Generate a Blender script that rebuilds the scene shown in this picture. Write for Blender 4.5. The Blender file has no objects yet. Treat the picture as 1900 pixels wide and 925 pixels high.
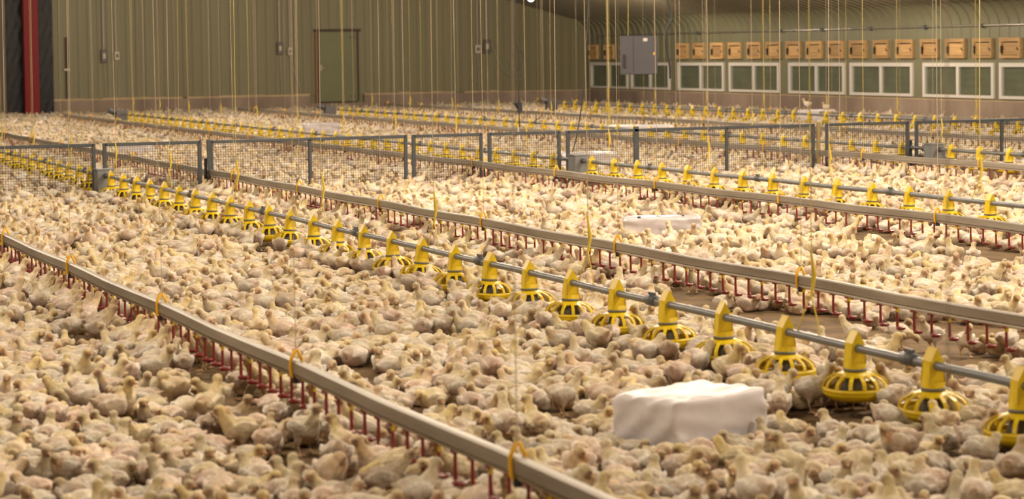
import bpy, bmesh, math, random
import numpy as np
from mathutils import Vector, Matrix, Euler

SC = bpy.context.scene
COL = SC.collection
PI = math.pi

# ------------------------------------------------------------ camera, world, lamps, exposure
FPX = 4265.7                       # focal length in pixels of the 1900 px wide frame
YAW, PITCH, ROLL, CAMH = 0.37446, 0.04889, -0.01325, 2.012
fwd = Vector((math.sin(YAW)*math.cos(PITCH), math.cos(YAW)*math.cos(PITCH), -math.sin(PITCH)))
rgt = Vector((math.cos(YAW), -math.sin(YAW), 0.0)); upv = rgt.cross(fwd)
r2 = rgt*math.cos(ROLL) + upv*math.sin(ROLL)
u2 = -rgt*math.sin(ROLL) + upv*math.cos(ROLL)
cam_d = bpy.data.cameras.new('camera'); cam = bpy.data.objects.new('camera', cam_d); COL.objects.link(cam)
cam.matrix_world = Matrix(((r2.x, u2.x, -fwd.x, 0), (r2.y, u2.y, -fwd.y, 0), (r2.z, u2.z, -fwd.z, CAMH), (0, 0, 0, 1)))
cam_d.sensor_width = 36.0; cam_d.lens = FPX/1900*36.0; cam_d.shift_y = -162.5/1900
cam_d.clip_start = 0.1; cam_d.clip_end = 300
cam_d.dof.use_dof = True; cam_d.dof.focus_distance = 21.0; cam_d.dof.aperture_fstop = 3.3
SC.camera = cam
SC.view_settings.view_transform = 'Standard'; SC.view_settings.look = 'None'
SC.view_settings.gamma = 1; SC.view_settings.use_curve_mapping = False
SC.view_settings.exposure = 0.14
SC.cycles.use_denoising = True
SC.cycles.max_bounces = 5; SC.cycles.diffuse_bounces = 3; SC.cycles.sample_clamp_indirect = 4.0
SC.cycles.caustics_reflective = False; SC.cycles.caustics_refractive = False
SC.render.use_persistent_data = False

world = bpy.data.worlds.new('world'); SC.world = world; world.use_nodes = True
bg = world.node_tree.nodes['Background']; bg.inputs[0].default_value = (1.0, 0.78, 0.54, 1); bg.inputs[1].default_value = 0.07

XW, YE = 31.256, 72.38              # side wall, end wall
FL = 0.07                           # top of the litter
def ceil_z(x):                      # underside of the sloping ceiling
    return 2.95 + 0.27*(XW-0.55-x) if x > 13 else 2.95 + 0.27*(XW-0.55-13) - 0.27*(13-x)

LAMP_SPOTS = [(x, y) for x in (1.5, 9.3, 15.2, 22.6) for y in (5.5, 12, 19, 26, 33, 42, 51, 60)] + [(27.9, 30), (27.9, 40), (27.9, 50), (27.9, 62)]
for lx, ly in LAMP_SPOTS:
    ld = bpy.data.lights.new('lamp_light', 'POINT'); ld.energy = (400 if ly < 8 else 560 if ly < 30 else 400)*(.6 if lx > 27 else .72 if lx < 2 else 1.08); ld.color = (1.0, 0.835, 0.645); ld.shadow_soft_size = 0.16
    lo = bpy.data.objects.new('lamp_light', ld); lo.location = (lx, ly, min(4.3, ceil_z(lx)-0.35)); COL.objects.link(lo)

# ------------------------------------------------------------ helpers
def proj(P):
    d = Vector(P) - Vector((0, 0, CAMH)); z = d.dot(fwd)
    return (950 + FPX*d.dot(r2)/z, 300 - FPX*d.dot(u2)/z, z)

def nmat(name):
    m = bpy.data.materials.new(name); m.use_nodes = True
    return m, m.node_tree, m.node_tree.nodes['Principled BSDF']

def mat(name, col, rough=0.6, metal=0.0, var=0.0, scale=8.0, col2=None, bump=0.0, bscale=40.0, stretch=(1, 1, 1), spec=0.5):
    m, nt, b = nmat(name)
    b.inputs['Base Color'].default_value = (*col, 1); b.inputs['Roughness'].default_value = rough
    b.inputs['Metallic'].default_value = metal; b.inputs['Specular IOR Level'].default_value = spec
    if var > 0 or col2 or bump:
        tc = nt.nodes.new('ShaderNodeTexCoord'); mp = nt.nodes.new('ShaderNodeMapping'); mp.inputs['Scale'].default_value = stretch
        nt.links.new(tc.outputs['Object'], mp.inputs['Vector'])
    if var > 0 or col2:
        n = nt.nodes.new('ShaderNodeTexNoise'); n.inputs['Scale'].default_value = scale; n.inputs['Detail'].default_value = 5
        nt.links.new(mp.outputs[0], n.inputs['Vector'])
        r = nt.nodes.new('ShaderNodeValToRGB'); r.color_ramp.elements[0].position = 0.32; r.color_ramp.elements[1].position = 0.68
        c2 = col2 or tuple(c*(1-var) for c in col)
        r.color_ramp.elements[0].color = (*c2, 1); r.color_ramp.elements[1].color = (*col, 1)
        nt.links.new(n.outputs['Fac'], r.inputs[0]); nt.links.new(r.outputs[0], b.inputs['Base Color'])
    if bump:
        n2 = nt.nodes.new('ShaderNodeTexNoise'); n2.inputs['Scale'].default_value = bscale; n2.inputs['Detail'].default_value = 4
        nt.links.new(mp.outputs[0], n2.inputs['Vector'])
        bp = nt.nodes.new('ShaderNodeBump'); bp.inputs['Strength'].default_value = bump; bp.inputs['Distance'].default_value = 0.02
        nt.links.new(n2.outputs['Fac'], bp.inputs['Height']); nt.links.new(bp.outputs[0], b.inputs['Normal'])
    return m

M = {}
M['litter'] = mat('litter', (0.215, 0.135, 0.06), 0.95, col2=(0.10, 0.062, 0.028), scale=3.5, bump=0.9, bscale=22)
M['siding'] = mat('green_siding', (0.25, 0.23, 0.13), 0.5, col2=(0.215, 0.19, 0.105), scale=0.5, stretch=(1, 1, 0.12))
M['siding2'] = mat('green_side_siding', (0.205, 0.203, 0.128), 0.5, col2=(0.18, 0.172, 0.105), scale=0.6)
M['ceil'] = mat('ceiling_metal', (0.20, 0.175, 0.12), 0.55, var=0.15, scale=0.4)
M['concrete'] = mat('concrete', (0.38, 0.29, 0.225), 0.9, col2=(0.25, 0.185, 0.145), scale=1.3, stretch=(1, 1, 0.5), bump=0.3, bscale=12)
M['dust'] = mat('dusty_ledge', (0.62, 0.46, 0.28), 0.95, var=0.2, scale=3)
M['door'] = mat('door_paint', (0.20, 0.20, 0.095), 0.5, var=0.12, scale=1.5)
M['dark_trim'] = mat('dark_trim', (0.075, 0.05, 0.035), 0.7)
M['rust'] = mat('rusty_trim', (0.24, 0.10, 0.045), 0.7)
M['black_sheet'] = mat('black_sheet', (0.009, 0.007, 0.009), 0.42, bump=0.5, bscale=5, spec=.25)
M['brown_sheet'] = mat('brown_sheet', (0.10, 0.072, 0.035), 0.5)
M['red_steel'] = mat('red_steel', (0.22, 0.007, 0.009), 0.5, bump=0.12, bscale=9, spec=.25)
M['vinyl'] = mat('white_vinyl', (0.74, 0.70, 0.66), 0.4)
M['galv'] = mat('galvanised_tube', (0.19, 0.195, 0.205), 0.38, metal=0.35, var=0.25, scale=6)
M['galv_dark'] = mat('dull_coupler', (0.10, 0.105, 0.11), 0.5, metal=0.3)
M['alu'] = mat('aluminium_rail', (0.33, 0.295, 0.25), 0.45, metal=0.25, col2=(0.22, 0.185, 0.15), scale=2.5, stretch=(6, .5, 6))
M['pvc'] = mat('water_pipe_plastic', (0.50, 0.45, 0.38), 0.45)
M['red'] = mat('red_plastic', (0.19, 0.012, 0.010), 0.35)
M['yellow'] = mat('yellow_plastic', (0.80, 0.60, 0.010), 0.36, col2=(0.70, 0.47, 0.008), scale=14)
M['orange'] = mat('orange_clip', (0.85, 0.46, 0.01), 0.4)
M['grey_pl'] = mat('grey_plastic', (0.13, 0.125, 0.125), 0.5)
M['black'] = mat('black_plastic', (0.012, 0.012, 0.016), 0.5)
M['fence'] = mat('grey_fence_frame', (0.058, 0.066, 0.076), 0.5, var=0.25, scale=9)
M['wire'] = mat('fence_wire', (0.05, 0.045, 0.04), 0.5, metal=0.3)
M['box'] = mat('zinc_box', (0.22, 0.225, 0.23), 0.5, metal=0.3, var=0.2, scale=9)
M['panelbox'] = mat('grey_cabinet', (0.085, 0.082, 0.098), 0.5, var=0.08, scale=3)
M['ivory'] = mat('ivory_box', (0.60, 0.53, 0.42), 0.6)
M['conduit'] = mat('pale_conduit', (0.46, 0.42, 0.37), 0.5)
M['steel'] = mat('bright_conduit', (0.50, 0.48, 0.43), 0.25, metal=0.8)
M['cord_tan'] = mat('tan_cord', (0.46, 0.37, 0.25), 0.8)
M['cord_yellow'] = mat('yellow_cord', (0.56, 0.44, 0.13), 0.8)
M['strap'] = mat('yellow_strap', (0.68, 0.50, 0.04), 0.6)
M['olive'] = mat('olive_post', (0.26, 0.20, 0.09), 0.8)
M['eye'] = mat('eye', (0.01, 0.008, 0.006), 0.15)
M['beak'] = mat('beak', (0.62, 0.38, 0.24), 0.5)
M['bagwhite'] = mat('white_bale_plastic', (0.72, 0.68, 0.72), 0.45, bump=0.3, bscale=7, spec=.4)
M['bagwhite2'] = mat('translucent_bale_plastic', (0.56, 0.51, 0.53), 0.25, bump=0.5, bscale=9)
M['shavings'] = mat('shavings', (0.50, 0.36, 0.20), 0.95, var=0.3, scale=30)

# wood with grain running along Y
m, nt, b = nmat('inlet_wood'); M['wood'] = m
tc = nt.nodes.new('ShaderNodeTexCoord'); mp = nt.nodes.new('ShaderNodeMapping'); mp.inputs['Scale'].default_value = (6, 0.7, 14)
n = nt.nodes.new('ShaderNodeTexNoise'); n.inputs['Scale'].default_value = 2.2; n.inputs['Detail'].default_value = 4
r = nt.nodes.new('ShaderNodeValToRGB'); r.color_ramp.elements[0].position = .3; r.color_ramp.elements[1].position = .7
r.color_ramp.elements[0].color = (0.44, 0.25, 0.10, 1); r.color_ramp.elements[1].color = (0.64, 0.42, 0.19, 1)
oi = nt.nodes.new('ShaderNodeObjectInfo'); ad = nt.nodes.new('ShaderNodeVectorMath'); ad.operation = 'ADD'
nt.links.new(tc.outputs['Object'], mp.inputs[0]); nt.links.new(mp.outputs[0], ad.inputs[0]); nt.links.new(oi.outputs['Random'], ad.inputs[1])
nt.links.new(ad.outputs[0], n.inputs['Vector']); nt.links.new(n.outputs['Fac'], r.inputs[0])
hs = nt.nodes.new('ShaderNodeHueSaturation'); ma = nt.nodes.new('ShaderNodeMath'); ma.operation = 'MULTIPLY_ADD'
ma.inputs[1].default_value = 0.5; ma.inputs[2].default_value = 0.75
nt.links.new(oi.outputs['Random'], ma.inputs[0]); nt.links.new(ma.outputs[0], hs.inputs['Value']); nt.links.new(r.outputs[0], hs.inputs['Color'])
nt.links.new(hs.outputs[0], b.inputs['Base Color']); b.inputs['Roughness'].default_value = .7

# window glass: a tinted reflecting pane that lets the closed green curtain behind show through
m = bpy.data.materials.new('window_glass'); m.use_nodes = True; nt = m.node_tree; nt.nodes.clear(); M['glass'] = m
o_ = nt.nodes.new('ShaderNodeOutputMaterial'); tr = nt.nodes.new('ShaderNodeBsdfTransparent'); gl = nt.nodes.new('ShaderNodeBsdfGlossy'); mx = nt.nodes.new('ShaderNodeMixShader')
tr.inputs[0].default_value = (.86, .90, .86, 1); gl.inputs['Roughness'].default_value = .12; gl.inputs[0].default_value = (.8, .8, .8, 1); mx.inputs[0].default_value = .13
nt.links.new(tr.outputs[0], mx.inputs[1]); nt.links.new(gl.outputs[0], mx.inputs[2]); nt.links.new(mx.outputs[0], o_.inputs[0])
M['curtain'] = mat('closed_green_curtain', (0.35, 0.325, 0.27), 0.6, col2=(0.26, 0.25, 0.20), scale=2)

# plumage: colours of down, bare skin and face come from the mesh's own colour attribute
m, nt, b = nmat('plumage'); M['plumage'] = m
at = nt.nodes.new('ShaderNodeAttribute'); at.attribute_name = 'down'
tc = nt.nodes.new('ShaderNodeTexCoord'); n = nt.nodes.new('ShaderNodeTexNoise'); n.inputs['Scale'].default_value = 42; n.inputs['Detail'].default_value = 3
nt.links.new(tc.outputs['Object'], n.inputs['Vector'])
mr = nt.nodes.new('ShaderNodeMapRange'); mr.inputs[1].default_value = .3; mr.inputs[2].default_value = .7; mr.inputs[3].default_value = .80; mr.inputs[4].default_value = 1.08
nt.links.new(n.outputs['Fac'], mr.inputs[0])
vm = nt.nodes.new('ShaderNodeVectorMath'); vm.operation = 'SCALE'
nt.links.new(at.outputs['Color'], vm.inputs[0]); nt.links.new(mr.outputs[0], vm.inputs['Scale']); nt.links.new(vm.outputs[0], b.inputs['Base Color'])
bp = nt.nodes.new('ShaderNodeBump'); bp.inputs['Strength'].default_value = .55; bp.inputs['Distance'].default_value = .008
n2 = nt.nodes.new('ShaderNodeTexNoise'); n2.inputs['Scale'].default_value = 95; n2.inputs['Detail'].default_value = 2
nt.links.new(tc.outputs['Object'], n2.inputs['Vector']); nt.links.new(n2.outputs['Fac'], bp.inputs['Height']); nt.links.new(bp.outputs[0], b.inputs['Normal'])
b.inputs['Roughness'].default_value = .85; b.inputs['Specular IOR Level'].default_value = .25
b.inputs['Sheen Weight'].default_value = .25; b.inputs['Sheen Roughness'].default_value = .5


class MB:
    """collects boxes, tubes and lathes and links them as one mesh"""
    def __init__(s): s.v = []; s.f = []; s.sm = []
    def add(s, v, f, smooth=False):
        o = len(s.v); s.v += [tuple(p) for p in v]; s.f += [tuple(i+o for i in q) for q in f]; s.sm += [smooth]*len(f)
    def box(s, a, b):
        x0, y0, z0 = a; x1, y1, z1 = b
        s.add([(x0,y0,z0),(x1,y0,z0),(x1,y1,z0),(x0,y1,z0),(x0,y0,z1),(x1,y0,z1),(x1,y1,z1),(x0,y1,z1)],
              [(0,3,2,1),(4,5,6,7),(0,1,5,4),(1,2,6,5),(2,3,7,6),(3,0,4,7)])
    def tube(s, pts, rad, n=8, cap=True, smooth=True):
        pts = [Vector(p) for p in pts]; rs = rad if isinstance(rad, (list, tuple)) else [rad]*len(pts)
        rings = []
        t0 = (pts[1]-pts[0]).normalized(); ref = Vector((0, 0, 1)) if abs(t0.z) < .9 else Vector((1, 0, 0))
        for i, p in enumerate(pts):
            a = pts[max(i-1, 0)]; c = pts[min(i+1, len(pts)-1)]; t = (c-a).normalized()
            u = t.cross(ref)
            if u.length < 1e-4: u = t.cross(Vector((0, 1, 0)))
            u.normalize(); w = t.cross(u).normalized()
            rings.append([p + (u*math.cos(2*PI*k/n) + w*math.sin(2*PI*k/n))*rs[i] for k in range(n)])
        o = [q for r_ in rings for q in r_]; f = []
        for i in range(len(pts)-1):
            for k in range(n): f.append((i*n+k, (i+1)*n+k, (i+1)*n+(k+1) % n, i*n+(k+1) % n))
        s.add(o, f, smooth)
        if cap:
            s.add(rings[0], [tuple(range(n))]); s.add(rings[-1], [tuple(reversed(range(n)))])
    def lathe(s, prof, n=24, c=(0, 0, 0), smooth=True):
        v = [(c[0]+r_*math.cos(2*PI*k/n), c[1]+r_*math.sin(2*PI*k/n), c[2]+z) for r_, z in prof for k in range(n)]; f = []
        for i in range(len(prof)-1):
            for k in range(n): f.append((i*n+k, i*n+(k+1) % n, (i+1)*n+(k+1) % n, (i+1)*n+k))
        s.add(v, f, smooth)
    def extrude(s, prof, p0, p1, smooth=False, cap=True):
        """closed profile of (x,z) offsets swept from p0 to p1 (along Y)"""
        n = len(prof); v = [(p0[0]+a, p0[1], p0[2]+c) for a, c in prof] + [(p1[0]+a, p1[1], p1[2]+c) for a, c in prof]
        s.add(v, [(i, (i+1) % n, n+(i+1) % n, n+i) for i in range(n)] + ([tuple(range(n))[::-1], tuple(range(n, 2*n))] if cap else []), smooth)
    def mesh(s, name, m):
        me = bpy.data.meshes.new(name); me.from_pydata(s.v, [], s.f); me.polygons.foreach_set('use_smooth', s.sm)
        if m: me.materials.append(M[m] if isinstance(m, str) else m)
        me.update(); return me
    def build(s, name, m, parent=None, bevel=0.0):
        o = bpy.data.objects.new(name, s.mesh(name, m)); COL.objects.link(o)
        if parent: o.parent = parent
        if bevel:
            bv = o.modifiers.new('bevel', 'BEVEL'); bv.width = bevel; bv.segments = 2; bv.limit_method = 'ANGLE'
        return o

def ob(name, me, parent=None, loc=None, rotz=None, scale=None):
    o = bpy.data.objects.new(name, me); COL.objects.link(o)
    if parent: o.parent = parent
    if loc is not None: o.location = loc
    if rotz is not None: o.rotation_euler = (0, 0, rotz)
    if scale is not None: o.scale = (scale,)*3
    return o
def empty(name, loc=(0, 0, 0), rotz=0): 
    o = ob(name, None, None, loc, rotz); o.empty_display_size = .1; return o
def tag(o, label=None, cat=None, group=None, kind=None):
    if label: o['label'] = label
    if cat: o['category'] = cat
    if group: o['group'] = group
    if kind: o['kind'] = kind
    return o
def copy_tree(o, parent=None):
    c = o.copy(); COL.objects.link(c); c.parent = parent
    for ch in list(o.children): copy_tree(ch, c)
    return c
ORD = ['first','second','third','fourth','fifth','sixth','seventh','eighth','ninth','tenth','eleventh','twelfth','thirteenth','fourteenth','fifteenth','sixteenth','seventeenth','eighteenth','nineteenth','twentieth']
def nth(i):
    if i < 20: return ORD[i]
    t = ['twenty','thirty','forty','fifty'][(i+1)//10-2]; u = (i+1) % 10
    return {'twenty':'twentieth','thirty':'thirtieth','forty':'fortieth','fifty':'fiftieth'}[t] if u == 0 else t+'-'+ORD[u-1]

# ------------------------------------------------------------ the setting
X0 = -3.0; Y0 = 2.0
b = MB(); b.box((X0, Y0, -.1), (XW+.1, YE+.1, FL)); tag(b.build('floor', 'litter'), kind='structure')

DX0, DX1 = 21.66, 23.02            # door opening in the end wall
CZ = .60
b = MB()                            # concrete stem wall of the end wall
for x0, x1 in ((12.95, DX0-.32), (DX1+.18, XW)): b.box((x0, YE-.16, 0), (x1, YE+.05, CZ-.02))
b.box((DX0-.32, YE-.12, 0), (DX1+.18, YE+.05, .33))
for x in np.arange(15.2, XW, 2.44): b.box((x, YE-.166, 0), (x+.02, YE-.15, CZ-.03))
fw = b.build('wall_foundation_end', 'concrete'); tag(fw, kind='structure')
b = MB()
for x0, x1 in ((12.95, 17.1), (17.25, DX0-.32), (DX1+.18, 26.35), (26.7, 27.9)):
    pts = np.linspace(x0, x1, 9); rr = random.Random(int(x0*10))
    for a, c in zip(pts[:-1], pts[1:]): b.box((a, YE-.17, CZ-.02), (c, YE-.02, CZ+.02+rr.random()*.035))
b.box((27.9, YE-.165, CZ-.02), (XW, YE-.02, CZ+.01))
tag(b.build('trim_ledge_end', 'dust'), kind='structure')

def ribbed_wall_end():
    b = MB(); prof = [(X0, ceil_z(X0))] + [(x, ceil_z(x)) for x in (5, 13, 20, 27, XW-.55)] + [(XW, 2.4)]
    def top(x):
        if x > XW-.55: return 2.95 + (x-(XW-.55))/.55*(2.4-2.95)
        return ceil_z(x)
    x = 12.9
    while x < XW-.01:
        # flat sheet, then a raised rib every 0.305 m with two shallow ones between
        x1 = min(x+.305, XW)
        lo0 = CZ
        if DX0-.04 < (x+x1)/2 < DX1+.04: lo0 = 2.72
        cut = []
        def quad(a, c, ya, yc):
            za = top(a); zc = top(c); b.add([(a, ya, lo0), (c, yc, lo0), (c, yc, zc), (a, ya, za)], [(0, 1, 2, 3)])
        r_ = .028; y = YE
        e = [x, x+.012, x+.045, x+.057, x+.14, x+.15, x+.17, x+.18, x+.225, x+.235, x+.255, x+.265, x1]
        ys = [y, y-r_, y-r_, y, y, y-.006, y-.006, y, y, y-.006, y-.006, y, y]
        for a, c, ya, yc in zip(e[:-1], e[1:], ys[:-1], ys[1:]):
            if a < x1: quad(a, min(c, x1), ya, yc)
        x = x1
    # sheet beside and over the door opening
    return b
b = ribbed_wall_end(); wl = b.build('wall_end', 'siding'); tag(wl, kind='structure')
b = MB(); b.box((X0, YE+.03, 0), (XW, YE+.08, 9)); tag(b.build('wall_end_backing', 'siding'), kind='structure')
# wall left of the black sheet
b = MB(); b.box((6.0, YE-.25, 0), (11.62, YE, ceil_z(9)-.5)); tag(b.build('wall_brown_panel', 'brown_sheet'), kind='structure')

# door
d = empty('door_1', (DX0, YE, .38)); tag(d, kind='structure')
b = MB(); b.box((.03, -.05, 0), (DX1-DX0-.03, 0, 2.28)); b.build('door_panel', 'door', d, .004)
b = MB(); b.box((-.13, -.09, 2.28), (DX1-DX0+.1, 0, 2.37)); b.build('door_header', 'dark_trim', d)
b = MB(); b.box((DX1-DX0-.03, -.07, 0), (DX1-DX0+.03, 0, 2.28)); b.build('door_jamb', 'dark_trim', d)
b = MB(); b.box((-.10, -.06, -.02), (-.03, 0, 2.28)); b.build('door_jamb', 'rust', d)
b = MB(); b.box((-.03, -.055, -.02), (.03, 0, 2.28)); b.build('door_jamb', 'dark_trim', d)
b = MB(); b.box((.03, -.075, -.03), (DX1-DX0-.03, 0, .0)); b.build('door_sill', 'dark_trim', d)
b = MB(); b.box((.07, -.065, 1.02), (.12, -.05, 1.2)); b.tube([(.095, -.06, 1.1), (.095, -.12, 1.1), (.18, -.12, 1.1)], .013); b.build('door_handle', 'ivory', d)
for z in (2.1, .15):
    b = MB(); b.box((DX1-DX0-.12, -.058, z-.05), (DX1-DX0-.1, -.048, z+.05)); b.box((DX1-DX0-.26, -.058, z-.05), (DX1-DX0-.24, -.048, z+.05)); b.build('door_hinge', 'dark_trim', d)

# side wall: foundation, sheeting, cove, ceiling
b = MB(); b.box((XW-.10, Y0, 0), (XW+.1, YE, CZ+.0))
for y in np.arange(30, YE, 2.9): b.box((XW-.106, y, 0), (XW-.09, y+.03, CZ-.01))
tag(b.build('wall_foundation_side', 'concrete'), kind='structure')
b = MB(); b.box((XW-.105, Y0, CZ), (XW, YE-.17, CZ+.022)); tag(b.build('trim_ledge_side', 'dust'), kind='structure')
WIN = [(68.95+.0, 72.0), (65.75, 68.7), (61.95, 65.15), (58.45, 61.6), (54.72, 57.88), (51.22, 54.42), (47.5, 50.72), (44.1, 47.26)]
WZ0, WZ1 = .66, 1.53
b = MB()
def cove(th=0.0):
    """profile of the wall top curving into the sloping ceiling, as (x, z)"""
    pr = [(XW-th, 1.6), (XW-th, 2.42)]
    for k in range(1, 9):
        a = k/8*math.radians(70); R_ = .62-th
        pr.append((XW-th-R_*(1-math.cos(a)), 2.42+R_*math.sin(a)))
    return pr
pr = cove(); last = pr[-1]
nx = 13.0; pr.append((nx, ceil_z(nx)+.05))
# lower wall between and around the windows
ys = [Y0] + [v for w in sorted(WIN) for v in w] + [YE]
for i in range(0, len(ys), 2):
    b.add([(XW, ys[i], CZ), (XW, ys[i+1], CZ), (XW, ys[i+1], 1.6), (XW, ys[i], 1.6)], [(0, 1, 2, 3)])
for y0_, y1_ in WIN:
    for z0_, z1_ in ((CZ, WZ0), (WZ1, 1.6)):
        b.add([(XW, y0_, z0_), (XW, y1_, z0_), (XW, y1_, z1_), (XW, y0_, z1_)], [(0, 1, 2, 3)])
# ribbed sheet from the inlets up over the cove
y = 20.0; pc = cove(); pi_ = cove(.03)
v = [(x_, yy, z_) for yy in (Y0, YE) for x_, z_ in pc]; n_ = len(pc)
b.add(v, [(i, i+1, n_+i+1, n_+i) for i in range(n_-1)], True)
while y < YE:
    A = [(x_, y, z_) for x_, z_ in pc[1:]] ; B_ = [(x_, y+.012, z_) for x_, z_ in pi_[1:]]; C_ = [(x_, y+.04, z_) for x_, z_ in pi_[1:]]; D_ = [(x_, y+.052, z_) for x_, z_ in pc[1:]]
    k = len(A); b.add(A+B_+C_+D_, [(j*k+i, j*k+i+1, (j+1)*k+i+1, (j+1)*k+i) for j in range(3) for i in range(k-1)])
    b.add([(XW, y, 1.66), (XW-.02, y+.012, 1.66), (XW-.02, y+.04, 1.66), (XW, y+.052, 1.66), (XW, y, 2.42), (XW-.02, y+.012, 2.42), (XW-.02, y+.04, 2.42), (XW, y+.052, 2.42)], [(0,1,5,4),(1,2,6,5),(2,3,7,6)])
    y += .42
tag(b.build('wall_side', 'siding2'), kind='structure')
b = MB()
xs_ = [last[0], nx, X0]; zs_ = [last[1], last[1]+.27*(last[0]-nx), last[1]+.27*(last[0]-nx)-.27*(nx-X0)]
CE0 = (last[0], last[1])
def ceil_z(x):
    return CE0[1]+.27*(CE0[0]-x) if x > 13 else CE0[1]+.27*(CE0[0]-13)-.27*(13-x)
for i in range(2):
    b.add([(xs_[i], Y0, zs_[i]), (xs_[i+1], Y0, zs_[i+1]), (xs_[i+1], YE, zs_[i+1]), (xs_[i], YE, zs_[i])], [(0, 1, 2, 3)])
y = 20.0
while y < YE:
    for i in range(2):
        b.add([(xs_[i], y, zs_[i]), (xs_[i+1], y, zs_[i+1]), (xs_[i+1], y+.01, zs_[i+1]-.03), (xs_[i], y+.01, zs_[i]-.03),
               (xs_[i], y+.04, zs_[i]-.03), (xs_[i+1], y+.04, zs_[i+1]-.03), (xs_[i+1], y+.05, zs_[i+1]), (xs_[i], y+.05, zs_[i])], [(0,1,2,3),(3,2,5,4),(4,5,6,7)])
    y += .42
tag(b.build('ceiling', 'ceil'), kind='structure')

# windows
for i, (y0, y1) in enumerate(WIN):
    w = empty('window_%d' % (i+1), (XW, (y0+y1)/2, WZ0)); tag(w, kind='structure')
    h = (y1-y0)/2; H = WZ1-WZ0
    b = MB(); fr = .085
    b.box((-.06, -h, 0), (.05, h, .075)); b.box((-.06, -h, H-.10), (.05, h, H))
    b.box((-.06, -h, .075), (.05, -h+fr+.02, H-.10)); b.box((-.06, h-fr-.02, .075), (.05, h, H-.10)); b.box((-.05, -fr*.65, .075), (.04, fr*.65, H-.10))
    b.build('window_frame', 'vinyl', w, .006)
    for s0, s1 in ((-h+fr+.02, -fr*.65), (fr*.65, h-fr-.02)):
        b = MB(); b.box((-.008, s0, .075), (-.003, s1, H-.10)); b.build('window_pane', 'glass', w)
    b = MB()                        # closed curtain outside the glass, with soft horizontal folds
    rows = 14; v = []
    for k in range(rows+1):
        z = k/rows*H; v += [(.03+.008*math.sin(k*2.1+i), -h, z), (.03+.008*math.sin(k*2.1+i+.6), h, z)]
    b.add(v, [(2*k, 2*k+1, 2*k+3, 2*k+2) for k in range(rows)], True); b.build('window_curtain', 'curtain', w)

# wooden air inlets
INL = [(72.1,71.37),(70.8,70.0),(69.5,68.7),(65.15,64.38),(64.0,63.18),(62.77,61.94),(61.59,60.75),(60.37,59.52),(59.19,58.34),(57.98,57.13),(56.79,55.93),(55.57,54.74),(54.39,53.51),(53.15,52.35),(52.0,51.15),(50.79,49.95),(49.6,48.74),(48.38,47.53),(47.21,46.33)]
rr = random.Random(4); IH = .49
src = None
for i, (ya, yb) in enumerate(INL):
    wd = ya-yb
    if src is None:
        W0 = .85; hw = W0/2
        src = empty('air_inlet')
        b = MB(); b.box((-.09, -hw, 0), (0, hw, .07)); b.box((-.09, -hw, IH-.09), (0, hw, IH)); b.box((-.09, -hw, .07), (0, -hw+.09, IH-.09)); b.box((-.09, hw-.09, .07), (0, hw, IH-.09))
        b.build('frame', 'wood', src, .004)
        b = MB(); b.box((-.045, -hw+.10, .08), (-.02, hw-.10, IH-.12)); b.box((-.06, -hw+.12, .15), (-.045, hw-.12, .19)); b.build('flap', 'wood', src)
        b = MB(); b.box((-.02, -hw+.09, .07), (-.012, hw-.09, IH-.09)); b.build('opening', 'dark_trim', src)
        b = MB(); b.box((-.10, hw-.11, .12), (-.045, hw-.075, .30)); b.build('lever', 'black', src)
        b = MB(); b.tube([(-.07, -hw+.16, .25), (-.10, -hw+.05, .20)], .017, 6); b.build('latch', 'black', src)
        o = src
    else: o = copy_tree(src)
    o.location = (XW, (ya+yb)/2, 1.64); o.scale = (1, wd/.85, 1)
    lab = 'wooden air inlet box high on the side wall, %s counted from the far corner' % nth(i)
    tag(o, lab, 'air inlet', 'wooden air inlets above the windows')
# conduit along the side wall
t = empty('wall_conduit', (XW-.06, 30, 2.44))
tag(t, 'long thin metal conduit running along the side wall above the wooden inlets', 'conduit')
b = MB(); b.tube([(0, 0, 0), (0, YE-31, 0)], .022, 8); b.build('tube', 'steel', t)
for k, yy in enumerate((63.6, 58.3, 55.9, 53.3, 50.6, 48.0)):
    b = MB(); b.box((-.05, yy-30-.06, -.05), (.05, yy-30+.06, .04)); b.build('junction_box', 'galv_dark', t)
for yy in np.arange(31, YE-2, 1.9):
    b = MB(); b.box((-.02, yy-30-.02, -.03), (.06, yy-30+.02, .03)); b.build('bracket', 'galv', t)

# black sheet, red column at the far left
b = MB(); xs_ = np.linspace(11.55, 12.98, 30); v = []; rows = 40
for k in range(rows+1):
    for j, x in enumerate(xs_): v.append((x+.004*math.sin(k*.5), YE-.30+(.004+.010*(k/rows)**2)*math.sin(j*1.3+2*math.sin(k*.9)), k/rows*4.6))
nn = len(xs_); b.add(v, [(k*nn+j, k*nn+j+1, (k+1)*nn+j+1, (k+1)*nn+j) for k in range(rows) for j in range(nn-1)], True)
v2 = [(11.55, YE-.25, 0), (12.98, YE-.25, 0), (12.98, YE-.25, 4.6), (11.55, YE-.25, 4.6)]; b.add(v2, [(0, 1, 2, 3)])
o = b.build('black_sheet', 'black_sheet'); tag(o, 'glossy black plastic sheet hanging behind the red steel column', 'plastic sheet')
b = MB(); x0, x1 = 12.02, 12.47; ya = YE-.75
b.box((x0, ya, 0), (x1, ya+.03, ceil_z(12)-.02)); b.box((x0, ya+.22, 0), (x1, ya+.25, ceil_z(12)-.02)); b.box(((x0+x1)/2-.02, ya+.03, 0), ((x0+x1)/2+.02, ya+.22, ceil_z(12)-.02))
o = b.build('steel_column', 'red_steel', None, .008); tag(o, 'tall red steel column standing before the black plastic sheet', 'column')

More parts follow.
